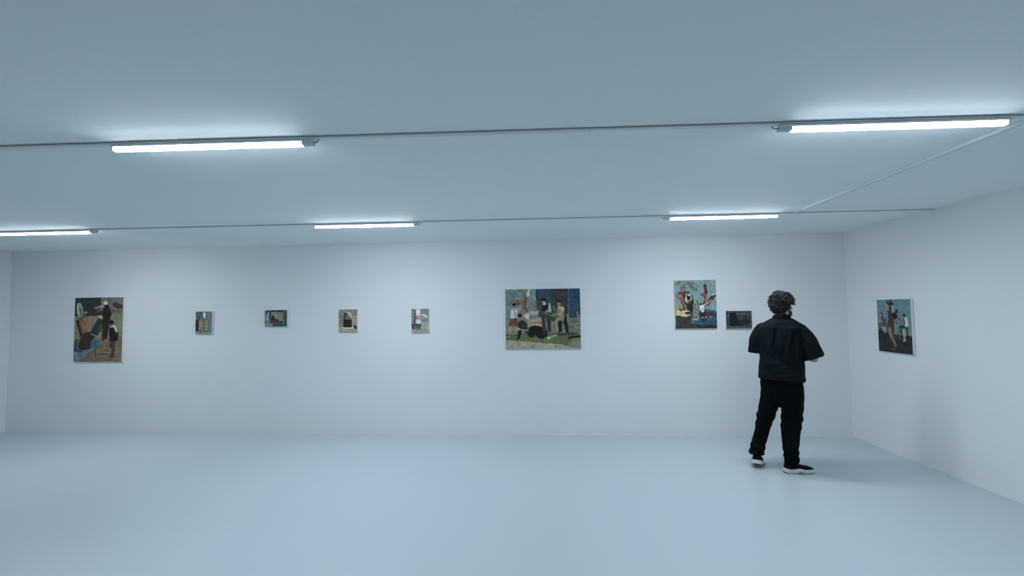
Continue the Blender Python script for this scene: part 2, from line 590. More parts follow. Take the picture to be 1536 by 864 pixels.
# --- four small still lifes and the dark one
def art_bottle():
    P = Paint((120, 155, 335, 465), 96, (92, 118, 122), 2)
    P.poly([(120, 155), (200, 155), (240, 235), (165, 270), (120, 220)], (70, 96, 98))
    P.rect(120, 270, 165, 425, (34, 46, 50))
    P.line([(160, 225), (162, 275)], 14, (30, 38, 42))
    P.rect(165, 275, 232, 425, (150, 118, 104))
    for y in (305, 340, 375, 400):
        P.line([(166, y), (230, y + 3)], 7, (112, 74, 66))
    P.rect(232, 275, 290, 425, (112, 136, 132))
    for y in (300, 335, 385):
        P.line([(232, y), (288, y)], 8, (58, 78, 80))
    P.line([(232, 275), (232, 425)], 7, (40, 46, 48))
    P.line([(288, 270), (288, 425)], 6, (62, 82, 86))
    P.line([(165, 276), (290, 274)], 7, (60, 62, 60))
    P.poly([(205, 160), (250, 160), (285, 245), (260, 250), (215, 245)], (96, 108, 104))
    P.line([(232, 180), (236, 235)], [26, 22], (196, 204, 186))
    P.line([(120, 424), (285, 430)], 8, (46, 58, 60))
    P.rect(120, 436, 335, 466, (104, 130, 130))
    return P

def art_boxes():
    P = Paint((1057, 140, 1362, 369), 110, (88, 112, 118), 3)
    P.poly([(1057, 140), (1150, 140), (1105, 230), (1057, 220)], (52, 76, 84))
    P.rect(1145, 140, 1310, 162, (24, 46, 56))
    P.ell(1105, 245, 36, 80, (122, 142, 142))
    P.rect(1310, 140, 1362, 369, (62, 86, 96))
    P.poly([(1160, 330), (1362, 325), (1362, 369), (1165, 369)], (56, 78, 84))
    P.poly([(1057, 330), (1160, 335), (1165, 369), (1057, 369)], (112, 136, 138))
    P.poly([(1140, 175), (1290, 168), (1300, 270), (1190, 275), (1150, 215)], (126, 134, 118))
    P.line([(1150, 200), (1285, 195)], 6, (100, 112, 100))
    P.line([(1190, 240), (1290, 238)], 6, (92, 106, 98))
    P.line([(1130, 175), (1125, 290)], 16, (38, 42, 42))
    P.poly([(1140, 225), (1185, 205), (1195, 265), (1250, 270), (1248, 322), (1140, 318)], (66, 46, 42))
    P.rect(1160, 278, 1248, 296, (92, 62, 54))
    P.rect(1250, 272, 1308, 320, (112, 118, 112))
    P.poly([(1255, 292), (1298, 300), (1300, 320), (1256, 318)], (18, 24, 28))
    P.line([(1085, 300), (1150, 322)], 10, (60, 78, 76))
    return P

def art_jar():
    P = Paint((163, 127, 414, 430), 100, (112, 122, 116), 4)
    P.dabs((165, 130, 410, 260), 30, [(124, 132, 124), (98, 110, 106)], 30, 14, 70)
    P.rect(163, 220, 240, 350, (120, 116, 102))
    P.line([(163, 222), (235, 222)], 8, (78, 84, 82))
    P.rect(345, 215, 414, 360, (134, 138, 128))
    P.poly([(163, 350), (414, 345), (414, 430), (163, 430)], (140, 142, 126))
    P.ell(285, 375, 80, 16, (168, 172, 158))
    P.poly([(355, 345), (395, 345), (414, 365), (414, 400), (370, 380)], (62, 66, 56))
    P.line([(180, 350), (225, 356)], 9, (86, 88, 80))
    P.poly([(265, 160), (325, 165), (345, 200), (335, 248), (300, 200)], (168, 172, 132))
    P.line([(245, 185), (246, 260)], 18, (26, 42, 50))
    P.line([(235, 182), (280, 184)], 16, (24, 40, 48))
    P.poly([(255, 200), (290, 200), (335, 255), (255, 262)], (92, 104, 100))
    P.rect(225, 262, 340, 368, (18, 32, 42))
    P.rect(245, 285, 330, 350, (26, 44, 54))
    return P

def art_candle():
    P = Paint((1150, 118, 1385, 448), 100, (120, 134, 134), 5)
    P.rect(1150, 118, 1200, 330, (98, 122, 126))
    P.rect(1285, 118, 1385, 195, (108, 124, 128))
    P.poly([(1285, 195), (1330, 188), (1370, 230), (1365, 250)], (178, 190, 186))
    P.poly([(1285, 215), (1385, 260), (1385, 305), (1285, 305)], (112, 132, 138))
    P.rect(1285, 305, 1385, 410, (140, 150, 142))
    P.line([(1205, 140), (1192, 330)], [10, 18], (28, 36, 40))
    P.rect(1212, 122, 1272, 215, (184, 196, 194))
    P.rect(1208, 212, 1278, 270, (160, 136, 120))
    P.ell(1225, 245, 10, 12, (122, 84, 70)); P.ell(1262, 258, 9, 9, (126, 88, 72))
    P.rect(1212, 270, 1282, 325, (178, 190, 186))
    P.poly([(1150, 330), (1282, 325), (1280, 400), (1190, 400), (1150, 380)], (70, 92, 104))
    P.line([(1160, 340), (1175, 400)], 14, (24, 38, 48))
    P.line([(1185, 345), (1280, 340)], 14, (44, 60, 70))
    P.rect(1150, 404, 1385, 448, (128, 138, 134))
    return P

def art_dark():
    P = Paint((807, 508, 1163, 752), 120, (44, 68, 74), 6)
    P.dabs((810, 510, 1160, 560), 24, [(62, 88, 92), (36, 58, 64)], 30, 8, 0, 15)
    P.line([(950, 548), (1080, 556)], 12, (86, 108, 112))
    P.line([(815, 572), (850, 568)], 10, (98, 120, 122))
    P.rect(1100, 540, 1163, 640, (56, 80, 86))
    P.poly([(858, 535), (948, 535), (955, 600), (1010, 640), (1010, 712), (862, 712)], (24, 32, 38))
    P.poly([(955, 600), (1090, 572), (1100, 700), (1010, 708)], (34, 44, 48))
    P.poly([(960, 605), (1060, 580), (1085, 600), (1000, 640)], (60, 72, 72))
    P.line([(1092, 575), (1096, 700)], 10, (16, 24, 30))
    P.line([(1122, 600), (1120, 670)], [20, 28], (26, 38, 44))
    P.poly([(807, 712), (1163, 700), (1163, 752), (807, 752)], (58, 82, 86))
    P.line([(870, 714), (1110, 712)], 8, (18, 26, 30))
    P.line([(840, 730), (1100, 722)], 6, (78, 102, 104))
    return P

# --- central painting: four people with a felled tree
def art_centre():
    P = Paint((100, 98, 945, 775), 240, (96, 132, 138), 7)
    P.poly([(100, 98), (450, 98), (450, 380), (100, 470)], (88, 126, 132))
    P.dabs((105, 100, 440, 380), 60, [(104, 142, 146), (76, 112, 122), (98, 130, 130)], 34, 12, 60)
    P.rect(455, 98, 628, 420, (36, 74, 98))
    P.dabs((460, 100, 625, 400), 40, [(44, 86, 110), (28, 62, 84)], 34, 12, 80, 15)
    P.rect(628, 98, 810, 400, (50, 64, 66))
    P.dabs((630, 100, 808, 380), 40, [(60, 76, 76), (40, 52, 56)], 34, 12, 80, 20)
    P.rect(810, 98, 945, 432, (30, 70, 102))
    P.dabs((815, 100, 940, 420), 40, [(40, 84, 116), (24, 58, 88)], 34, 12, 80, 15)
    P.rect(806, 98, 818, 432, (60, 98, 122))
    P.poly([(628, 375), (810, 385), (820, 432), (945, 432), (945, 640), (560, 640), (600, 420)], (104, 114, 102))
    P.dabs((780, 440, 945, 600), 50, [(120, 128, 114), (88, 98, 92), (74, 88, 92)], 34, 9, 5, 20)
    P.poly([(100, 470), (350, 430), (380, 600), (100, 620)], (104, 124, 116))
    P.poly([(100, 615), (500, 590), (945, 640), (945, 690), (800, 740), (100, 690)], (84, 110, 66))
    P.dabs((105, 610, 800, 730), 110, [(100, 128, 72), (66, 92, 56), (92, 114, 84)], 26, 8, 0, 30)
    P.poly([(100, 684), (470, 708), (770, 742), (945, 760), (945, 775), (100, 775)], (134, 142, 128))
    P.poly([(770, 742), (860, 660), (945, 650), (945, 775)], (110, 120, 104))
    P.line([(100, 684), (470, 710), (760, 742)], 5, (150, 160, 146))
    # tree: forked trunk at upper left
    P.line([(455, 100), (452, 260)], 9, (24, 32, 40))
    P.line([(440, 250), (430, 420)], [30, 24], (126, 118, 84))
    P.line([(455, 250), (470, 330)], [34, 26], (86, 74, 60))
    P.line([(370, 110), (362, 160), (320, 185)], [34, 40, 36], (176, 180, 172))
    P.line([(382, 110), (376, 165)], 10, (120, 120, 116))
    P.line([(325, 180), (290, 270), (300, 330), (345, 375)], [46, 64, 76, 60], (118, 102, 88))
    P.line([(345, 190), (325, 280), (345, 350)], [12, 20, 18], (74, 62, 54))
    P.line([(290, 240), (180, 232), (145, 270)], [40, 28, 10], (112, 98, 84))
    P.line([(280, 262), (200, 268)], 16, (66, 58, 52))
    P.dabs((270, 200, 340, 370), 40, [(140, 122, 102), (90, 76, 66)], 18, 7, 70, 25)
    # pale fallen trunk
    P.line([(345, 405), (480, 370)], [70, 66], (142, 150, 146))
    P.line([(345, 430), (470, 395)], 16, (96, 106, 108))
    P.ell(350, 405, 26, 34, (176, 184, 180))
    P.poly([(355, 470), (420, 440), (520, 430), (540, 520), (420, 530), (370, 560)], (148, 140, 120))
    P.line([(400, 480), (500, 480)], 14, (118, 88, 68))
    P.poly([(600, 450), (700, 440), (730, 590), (570, 600)], (112, 120, 108))
    P.dabs((580, 460, 720, 580), 30, [(134, 140, 126), (86, 94, 86)], 26, 8, 75, 15)
    # dark roots / stump
    P.poly([(360, 590), (370, 535), (430, 512), (500, 525), (560, 570), (575, 625), (520, 660), (480, 660), (440, 620), (400, 650), (370, 630)], (20, 25, 33))
    P.dabs((375, 530, 560, 640), 34, [(36, 42, 52), (12, 16, 22)], 20, 7, 20)
    P.ell(540, 600, 30, 36, (30, 36, 46))
    # man in the middle with apron
    P.line([(530, 430), (535, 560)], [44, 38], (66, 50, 44))
    P.line([(590, 430), (592, 570)], [44, 38], (62, 50, 46))
    P.line([(595, 280), (605, 350)], [38, 30], (150, 164, 168))
    P.rect(512, 262, 586, 350, (18, 28, 38))
    P.ell(540, 275, 26, 10, (172, 172, 158))
    P.line([(600, 330), (560, 362)], 18, (152, 140, 122))
    P.line([(512, 275), (490, 320)], 18, (60, 80, 96))
    P.ell(535, 245, 22, 26, (156, 134, 116))
    P.poly([(505, 222), (525, 203), (555, 212), (558, 250), (540, 238), (512, 240)], (18, 18, 22))
    # green log
    P.line([(505, 380), (640, 438)], [72, 50], (44, 66, 48))
    P.line([(515, 360), (630, 412)], [18, 12], (74, 98, 66))
    P.ell(498, 370, 26, 36, (56, 76, 58))
    # man with hat at right
    P.line([(715, 450), (716, 600)], [44, 36], (20, 30, 40))
    P.line([(760, 400), (795, 590)], [48, 34], (24, 36, 48))
    P.line([(640, 300), (690, 400)], 12, (110, 112, 96))
    P.poly([(690, 300), (750, 300), (768, 390), (755, 460), (690, 462), (680, 360)], (138, 132, 96))
    P.line([(750, 330), (735, 375), (690, 410)], [36, 24, 16], (172, 166, 132))
    P.dabs((690, 310, 755, 450), 20, [(116, 112, 82), (156, 150, 110)], 14, 7, 80)
    P.ell(706, 275, 18, 24, (132, 104, 84))
    P.line([(680, 250), (735, 248)], 12, (38, 34, 34))
    P.ell(706, 244, 22, 13, (40, 36, 36))
    P.line([(640, 420), (700, 410)], 14, (72, 56, 48))
    # man at left
    P.line([(170, 430), (160, 520)], [50, 46], (108, 68, 54))
    P.line([(205, 430), (218, 515)], [52, 46], (104, 64, 52))
    P.line([(158, 530), (152, 615)], [24, 18], (150, 134, 112))
    P.line([(218, 525), (214, 615)], [24, 18], (146, 130, 110))
    P.line([(140, 620), (170, 622)], 10, (60, 70, 48)); P.line([(205, 622), (235, 622)], 10, (60, 70, 48))
    P.poly([(165, 330), (215, 318), (235, 350), (225, 425), (155, 428)], (164, 178, 180))
    P.line([(225, 335), (262, 330), (290, 285)], [26, 20, 14], (150, 134, 114))
    P.line([(200, 330), (215, 420)], 6, (56, 60, 66))
    P.ell(215, 288, 18, 22, (132, 108, 92))
    P.ell(198, 275, 20, 18, (22, 24, 28))
    # crouching figure in green
    P.poly([(245, 470), (300, 450), (345, 470), (355, 560), (290, 560), (240, 540)], (38, 52, 46))
    P.line([(262, 560), (250, 650)], [40, 26], (22, 28, 30))
    P.line([(330, 570), (380, 640)], [40, 26], (26, 36, 36))
    P.line([(228, 664), (262, 650)], 14, (16, 20, 24))
    P.line([(240, 370), (236, 430)], 16, (148, 128, 104))
    P.line([(300, 430), (345, 475)], 22, (110, 120, 118))
    P.ell(275, 425, 17, 22, (136, 112, 92))
    P.ell(262, 400, 26, 20, (26, 28, 30))
    P.ell(248, 550, 14, 20, (160, 148, 92))
    P.line([(270, 556), (350, 572)], 14, (160, 152, 116))
    # loose logs and the far figures
    P.line([(585, 654), (725, 604)], [26, 20], (132, 142, 136))
    P.ell(580, 656, 15, 11, (172, 182, 176), 60)
    P.line([(810, 658), (945, 636)], [22, 26], (30, 36, 42))
    P.poly([(640, 605), (900, 600), (910, 620), (700, 640)], (52, 70, 48))
    P.line([(912, 375), (925, 450)], [18, 34], (112, 126, 132))
    P.ell(912, 368, 10, 12, (134, 130, 120))
    return P

# --- tall painting: women among red branches on a blue ground
def art_tree():
    P = Paint((110, 90, 672, 752), 180, (104, 146, 152), 8)
    P.dabs((112, 92, 668, 520), 120, [(116, 158, 160), (92, 134, 144), (110, 150, 150)], 34, 12, 70)
    P.poly([(120, 440), (360, 430), (672, 525), (672, 752), (118, 752)], (58, 96, 116))
    P.poly([(380, 520), (672, 524), (672, 690), (380, 680)], (24, 84, 120))
    P.dabs((390, 530, 670, 680), 50, [(32, 98, 136), (18, 66, 96)], 30, 9, 0, 20)
    P.poly([(115, 690), (672, 700), (672, 752), (115, 752)], (40, 44, 44))
    P.dabs((300, 690, 665, 745), 26, [(84, 88, 80), (28, 32, 34)], 24, 7, 5, 20)
    P.line([(440, 700), (660, 710)], 6, (46, 84, 108))
    # pale table
    P.poly([(118, 450), (215, 430), (240, 530), (325, 560), (255, 592), (118, 572)], (174, 178, 132))
    P.poly([(118, 440), (205, 438), (205, 460), (160, 470), (118, 560)], (146, 146, 84))
    P.poly([(118, 572), (255, 592), (320, 562), (330, 752), (118, 752)], (52, 56, 54))
    P.dabs((120, 590, 325, 745), 60, [(84, 82, 70), (36, 40, 42), (66, 72, 70)], 26, 6, 82, 12)
    P.ell(190, 490, 32, 26, (62, 68, 66)); P.ell(190, 482, 24, 12, (104, 108, 96))
    # main trunk
    P.line([(205, 250), (212, 170), (262, 110)], [20, 24, 16], (136, 128, 110))
    P.line([(240, 260), (250, 160), (300, 118), (345, 165), (370, 215)], [40, 26, 20, 16, 10], (92, 78, 66))
    P.line([(246, 230), (258, 150), (300, 112)], 8, (172, 170, 150))
    P.line([(235, 260), (205, 340), (235, 420), (245, 470)], [52, 60, 56, 62], (118, 68, 54))
    P.line([(215, 320), (240, 440)], [18, 18], (140, 92, 72))
    P.line([(262, 250), (240, 330), (272, 440)], [16, 22, 20], (66, 36, 30))
    P.line([(195, 360), (150, 300), (118, 278)], [26, 22, 12], (134, 130, 90))
    P.line([(150, 305), (148, 262)], 12, (120, 104, 72))
    P.line([(200, 355), (150, 330)], 12, (98, 72, 56))
    P.line([(195, 270), (205, 190)], 12, (84, 78, 70))
    P.dabs((120, 95, 270, 200), 34, [(58, 74, 70), (72, 84, 76)], 18, 5, -20, 40)
    P.dabs((300, 110, 430, 240), 40, [(50, 68, 68), (72, 86, 80), (62, 60, 54)], 18, 5, 30, 50)
    P.ell(180, 265, 15, 15, (28, 36, 46))
    P.line([(185, 290), (195, 310)], 26, (120, 138, 142))
    # trunk foot
    P.poly([(215, 440), (330, 400), (350, 500), (330, 540), (250, 545)], (44, 46, 44))
    P.line([(250, 440), (268, 510)], 34, (112, 112, 96))
    P.line([(240, 520), (325, 510)], 14, (206, 206, 190))
    P.line([(250, 545), (300, 555)], 12, (18, 22, 24))
    # woman in the tree
    P.line([(320, 380), (335, 500)], [66, 62], (36, 42, 38))
    P.line([(312, 370), (300, 400)], 30, (82, 82, 46))
    P.line([(300, 300), (300, 360)], [46, 40], (28, 34, 38))
    P.line([(335, 310), (335, 350), (290, 378)], [18, 16, 14], (192, 178, 134))
    P.line([(290, 285), (312, 296)], 20, (196, 192, 172))
    P.line([(262, 335), (270, 380)], 24, (160, 176, 182))
    P.line([(345, 300), (358, 420)], [12, 16], (26, 30, 32))
    P.ell(296, 278, 14, 18, (176, 160, 138))
    P.ell(295, 260, 18, 15, (20, 20, 22))
    # upright red branch and forked one
    P.line([(525, 165), (530, 260), (530, 350), (505, 410)], [40, 42, 36, 26], (98, 50, 46))
    P.line([(512, 190), (516, 300)], [10, 12], (150, 74, 62))
    P.line([(545, 190), (548, 280)], 10, (58, 28, 28))
    P.ell(524, 163, 18, 10, (30, 26, 30))
    P.line([(540, 300), (535, 370)], [20, 30], (122, 112, 92))
    P.line([(510, 320), (485, 285), (455, 296)], [20, 18, 8], (72, 64, 60))
    P.ell(552, 250, 10, 12, (50, 34, 36))
    P.line([(655, 285), (610, 330), (560, 400), (535, 440)], [22, 44, 38, 28], (80, 46, 42))
    P.line([(655, 280), (625, 298)], 20, (168, 164, 150))
    P.line([(660, 305), (615, 370), (560, 430)], [12, 14, 14], (54, 34, 34))
    P.line([(600, 370), (530, 425)], [22, 24], (150, 146, 132))
    # grey figure and pale stump
    P.line([(410, 380), (425, 470)], [22, 22], (50, 66, 62))
    P.line([(398, 390), (418, 470)], 12, (166, 168, 140))
    P.line([(380, 430), (395, 600)], [50, 80], (102, 106, 96))
    P.dabs((350, 500, 430, 640), 30, [(136, 136, 120), (74, 78, 72), (150, 148, 132)], 18, 7, 60)
    P.line([(345, 628), (405, 636)], 12, (188, 188, 172))
    # woman in white
    P.line([(480, 520), (478, 590)], [56, 60], (54, 34, 36))
    P.line([(520, 530), (530, 585)], [40, 40], (84, 40, 30))
    P.line([(478, 590), (480, 655)], [30, 22], (38, 34, 40))
    P.line([(520, 590), (522, 650)], [30, 22], (48, 38, 42))
    P.ell(478, 605, 10, 12, (180, 176, 170)); P.ell(524, 600, 10, 12, (176, 172, 166))
    P.line([(480, 450), (485, 510)], [56, 52], (178, 190, 202))
    P.line([(455, 450), (440, 510)], [16, 12], (190, 196, 196))
    P.line([(505, 440), (545, 405)], [16, 12], (188, 180, 160))
    P.ell(464, 418, 18, 17, (28, 28, 30))
    P.ell(590, 580, 34, 26, (78, 50, 38)); P.ell(590, 600, 22, 26, (128, 104, 62)); P.ell(590, 560, 28, 9, (42, 36, 34))
    return P

# --- painting on the right-hand wall
def art_right():
    P = Paint((196, 112, 600, 720), 150, (78, 126, 140), 9)
    P.dabs((198, 114, 598, 480), 70, [(88, 138, 150), (66, 112, 128), (84, 130, 138)], 30, 10, 70)
    P.poly([(196, 460), (330, 500), (470, 520), (600, 520), (600, 720), (196, 720)], (32, 42, 44))
    P.dabs((200, 510, 598, 715), 80, [(44, 54, 54), (24, 32, 34), (52, 54, 48)], 28, 8, 0, 25)
    P.line([(355, 130), (350, 220), (370, 300), (360, 400)], [60, 56, 70, 66], (56, 52, 52))
    P.line([(318, 160), (336, 230)], [20, 22], (124, 134, 130))
    P.line([(390, 180), (392, 260)], [18, 20], (138, 148, 146))
    P.ell(388, 160, 18, 20, (30, 28, 30)); P.ell(350, 128, 16, 10, (96, 108, 96))
    P.line([(350, 180), (350, 230)], 14, (96, 100, 96))
    P.ell(410, 300, 34, 40, (38, 24, 26)); P.ell(438, 250, 20, 24, (64, 46, 42))
    P.line([(440, 310), (485, 356)], 7, (22, 24, 28)); P.line([(425, 345), (425, 378), (452, 380)], 5, (30, 32, 36))
    P.line([(250, 275), (262, 340), (300, 400)], [32, 34, 40], (92, 66, 58))
    P.line([(240, 285), (246, 300)], 14, (140, 138, 124))
    P.line([(305, 330), (285, 370)], 16, (70, 52, 50))
    P.line([(210, 405), (270, 400), (310, 430), (345, 500)], [34, 44, 50, 50], (92, 70, 60))
    P.line([(220, 440), (235, 470), (300, 500)], [20, 16, 18], (50, 42, 42))
    P.ell(280, 462, 24, 38, (90, 136, 146))
    P.line([(375, 330), (385, 440), (370, 520)], [50, 34, 40], (60, 50, 50))
    P.line([(345, 460), (370, 560), (405, 630)], [30, 34, 26], (118, 108, 96))
    P.line([(365, 560), (400, 660)], [14, 20], (84, 78, 72))
    P.line([(340, 680), (400, 690)], 8, (110, 106, 92))
    P.dabs((400, 430, 470, 560), 30, [(98, 84, 72), (128, 122, 104), (52, 48, 48)], 16, 7, 60)
    P.rect(462, 404, 562, 436, (52, 44, 46))
    P.line([(480, 430), (486, 560)], 12, (34, 34, 36)); P.line([(550, 430), (548, 570)], 14, (34, 34, 36))
    P.line([(512, 460), (514, 560)], [24, 28], (132, 138, 124)); P.line([(500, 575), (525, 575)], 12, (156, 160, 150))
    P.line([(540, 330), (545, 400)], [32, 40], (176, 186, 180))
    P.line([(530, 365), (492, 368)], [16, 10], (148, 130, 112))
    P.line([(520, 320), (520, 395)], 12, (34, 38, 44))
    P.ell(528, 310, 14, 20, (140, 120, 106)); P.ell(526, 290, 18, 14, (22, 20, 24))
    P.ell(582, 480, 14, 40, (120, 126, 96))
    return P

RB = math.atan(SB)
hang(art_left(), (-6.230, yb(-6.230) - .030, 1.457), .742, .920, RB,
     'large upright painting of labourers around a trunk, leftmost on the back wall')
hang(art_bottle(), (-4.645, yb(-4.645) - .030, 1.538), .245, .316, RB,
     'small upright painting of a red and grey stacked shelf, next to the large left painting', group='small still life paintings in a row')
hang(art_boxes(), (-3.588, yb(-3.588) - .030, 1.587), .326, .230, RB,
     'small landscape-format painting of a brown L-shaped object on teal grey', group='small still life paintings in a row')
hang(art_jar(), (-2.558, yb(-2.558) - .030, 1.543), .262, .310, RB,
     'small upright painting of a black square jar with a pale yellow wedge', group='small still life paintings in a row')
hang(art_candle(), (-1.552, yb(-1.552) - .030, 1.532), .238, .324, RB,
     'small pale upright painting of a white column with an orange band', group='small still life paintings in a row')
hang(art_centre(), (.114, yb(.114) - .030, 1.540), 1.000, .797, RB,
     'large wide painting of four people working on a felled tree, mid back wall')
hang(art_tree(), (2.106, yb(2.106) - .030, 1.704), .532, .633, RB,
     'tall light blue painting of people among red branches, left of the person')
hang(art_dark(), (2.647, yb(2.647) - .030, 1.497), .325, .231, RB,
     'small dark grey-green painting of a blocky shape, right beside the person')
hang(art_right(), (3.978, 5.378, 1.4265), .490, .592, math.radians(-90) - .0043,
     'upright painting of blue sky and dark twisted branches alone on the right wall', thick=.028)

# ------------------------------------------------------------------ the visitor
PX, PY = 2.495, 4.87
TH_B = math.radians(-33)
person_root_m = Matrix.Translation((PX, PY, 0)) @ Matrix.Rotation(TH_B, 4, 'Z')
# body frame: x to the right shoulder, y forward, z up
HEAD_YAW = math.radians(-24)
HC = Vector((.020, .045, 1.665))
HR = Matrix.Rotation(HEAD_YAW, 3, 'Z') @ Matrix.Rotation(math.radians(-6), 3, 'X')

def hp(x, y, z):
    return HC + HR @ Vector((x, y, z))

SHL, SHR = Vector((-.165, .0, 1.405)), Vector((.165, .0, 1.40))
ELL, ELR = Vector((-.215, .030, 1.205)), Vector((.272, .012, 1.145))
WRL, WRR = Vector((-.085, .215, 1.175)), Vector((.130, .225, 1.165))
ANL = Vector((-.264, .024, .140))
ANR = Vector((.030, .030, .085))

bm = bmesh.new()
# trunk
loft(bm, [((0, .0, .80), (.10, 0, 0), (0, .07, 0), 2), ((0, .0, .86), (.155, 0, 0), (0, .10, 0), 2.2), ((0, .005, .95), (.160, 0, 0), (0, .105, 0), 2.2),
          ((0, .01, 1.08), (.14, 0, 0), (0, .09, 0), 2.2), ((0, .01, 1.22), (.15, 0, 0), (0, .10, 0), 2.3), ((0, .0, 1.36), (.17, 0, 0), (0, .10, 0), 2.3),
          ((0, -.005, 1.44), (.165, 0, 0), (0, .075, 0), 2), ((.005, .0, 1.485), (.09, 0, 0), (0, .06, 0), 2), ((.005, .0, 1.50), (.05, 0, 0), (0, .045, 0), 2)], 28)
tube(bm, [(0.005, 0, 1.44), (.01, .01, 1.50), (.018, .03, 1.58), (.02, .04, 1.63)], [.060, .056, .056, .06], 20)
# skull, jaw, nose, ears
ellipsoid(bm, hp(0, -.012, .028), (.075, .095, .092), HR)
ellipsoid(bm, hp(0, .030, -.035), (.060, .066, .085), HR)
ellipsoid(bm, hp(0, .062, -.090), (.030, .026, .024), HR)
tube(bm, [hp(0, .086, .012), hp(0, .103, -.018), hp(0, .110, -.030)], [.008, .011, .013], 10)
ellipsoid(bm, hp(-.012, .098, -.034), (.009, .010, .007), HR, 10, 8)
ellipsoid(bm, hp(.012, .098, -.034), (.009, .010, .007), HR, 10, 8)
for s in (-1, 1):
    ellipsoid(bm, hp(.030 * s, .076, .022), (.020, .010, .007), HR, 12, 8)       # brow
    ellipsoid(bm, hp(.045 * s, .062, -.022), (.020, .022, .018), HR, 12, 8)      # cheek
    ellipsoid(bm, hp(.079 * s, -.005, -.010), (.008, .019, .031), HR @ Matrix.Rotation(math.radians(18 * s), 3, 'Z'), 14, 10)
# arms
def arm(sh, el, wr, side):
    tube(bm, [sh, sh.lerp(el, .35), sh.lerp(el, .75), el], [.050, .049, .044, .038], 16)
    tube(bm, [el, el.lerp(wr, .3), el.lerp(wr, .7), wr], [.038, .040, .033, .027], 16)
    d = (wr - el).normalized()
    # the palm hangs a little inwards, fingers curled
    side_v = Vector((0, 0, 1)).cross(d).normalized() * (1 if side < 0 else -1)   # towards the body's middle
    upv = Vector((0, 0, 1))
    upv = (upv - d * upv.dot(d)).normalized()
    # palm is vertical, thumb up: width along upv
    pc = wr + d * .05
    loft(bm, [(wr + d * .0, upv * .026, side_v * .020, 2.2), (wr + d * .03, upv * .036, side_v * .016, 2.4), (wr + d * .065, upv * .042, side_v * .014, 2.6), (wr + d * .092, upv * .040, side_v * .012, 2.4)], 16)
    curl = -side_v if False else side_v
    for k, (off, L) in enumerate(((.031, .068), (.011, .076), (-.010, .070), (-.030, .055))):
        b = wr + d * .084 + upv * off * .95
        p1 = b + d * L * .46 + curl * L * .16 + upv * off * .10
        p2 = p1 + d * L * .20 + curl * L * .27
        p3 = p2 + d * L * -.02 + curl * L * .24
        tube(bm, [b - d * .012, b, p1, p2, p3], [.0090, .0090, .0086, .0080, .0070], 10)
    tb = wr + d * .028 + upv * .028 + curl * .004
    tube(bm, [wr + d * .018 + upv * .012, tb, tb + d * .030 + upv * .018 + curl * .012, tb + d * .056 + upv * .016 + curl * .024], [.014, .0125, .0105, .0085], 10)
arm(SHL, ELL, WRL, -1)
arm(SHR, ELR, WRR, 1)
# legs and feet
KL, KR = Vector((-.185, .085, .50)), Vector((.055, .030, .50))
for hip, kn, an in ((Vector((-.09, .0, .86)), KL, ANL), (Vector((.09, .0, .86)), KR, ANR)):
    tube(bm, [hip, hip.lerp(kn, .5), kn], [.085, .070, .052], 18)
    tube(bm, [kn, kn.lerp(an, .35), an], [.052, .044, .028], 18)
FDR = Vector((math.sin(math.radians(53)), math.cos(math.radians(53)), 0))          # right foot points to the photo's right
FDL = Vector((math.sin(math.radians(-4)), math.cos(math.radians(-4)), 0))
def foot_frame(heel_ground, d, pitch_deg):
    """matrix: x right of foot, y along foot, z up; heel lifted by rotating about the toe ball"""
    r = Vector((d.y, -d.x, 0))
    R = Matrix((r, d, Vector((0, 0, 1)))).transposed().to_4x4()
    ball = Matrix.Translation((0, .21, 0))
    return Matrix.Translation(heel_ground) @ R @ ball @ Matrix.Rotation(math.radians(-pitch_deg), 4, 'X') @ ball.inverted()
HEELR = Vector((ANR.x, ANR.y, 0)) - FDR * .062
HEELL = Vector((ANL.x, ANL.y, 0)) - FDL * .077
FR = foot_frame(HEELR, FDR, 0)
FL = foot_frame(HEELL, FDL, 12)
for F_, an in ((FR, ANR), (FL, ANL)):
    tube(bm, [an, F_ @ Vector((0, .10, .056)), F_ @ Vector((0, .19, .038)), F_ @ Vector((0, .23, .034))], [.032, .030, .022, .015], 14)
    tube(bm, [an, F_ @ Vector((0, .045, .052))], [.031, .026], 12)
person = fuse('person', bm, M['skin'], .0042, 3)
person.matrix_world = person_root_m
tag(person, 'person seen from behind, curly dark hair, dark short-sleeved shirt, black trousers, white-soled shoes', 'person')

# --- eyes, lips, beard
for s in (-1, 1):
    bm = bmesh.new()
    ellipsoid(bm, hp(.031 * s, .0690, .004), (.0120, .0115, .0080), HR, 16, 12)
    e = from_bm('eye', bm, M['eye'], person, True)
    bm = bmesh.new()
    ellipsoid(bm, hp(.031 * s, .0770, .004), (.0052, .0042, .0052), HR, 12, 8)
    from_bm('iris', bm, M['iris'], e, True)
bm = bmesh.new()
tube(bm, [hp(-.024, .084, -.062), hp(-.010, .093, -.060), hp(0, .094, -.061), hp(.010, .093, -.060), hp(.024, .084, -.062)], [.003, .0055, .005, .0055, .003], 8)
tube(bm, [hp(-.020, .084, -.065), hp(0, .093, -.069), hp(.020, .084, -.065)], [.003, .0065, .003], 8)
from_bm('mouth', bm, M['lip'], person, True)
bm = bmesh.new()
ellipsoid(bm, hp(0, .034, -.072), (.0665, .070, .058), HR, 28, 18)
ellipsoid(bm, hp(0, .060, -.104), (.036, .034, .030), HR, 20, 12)
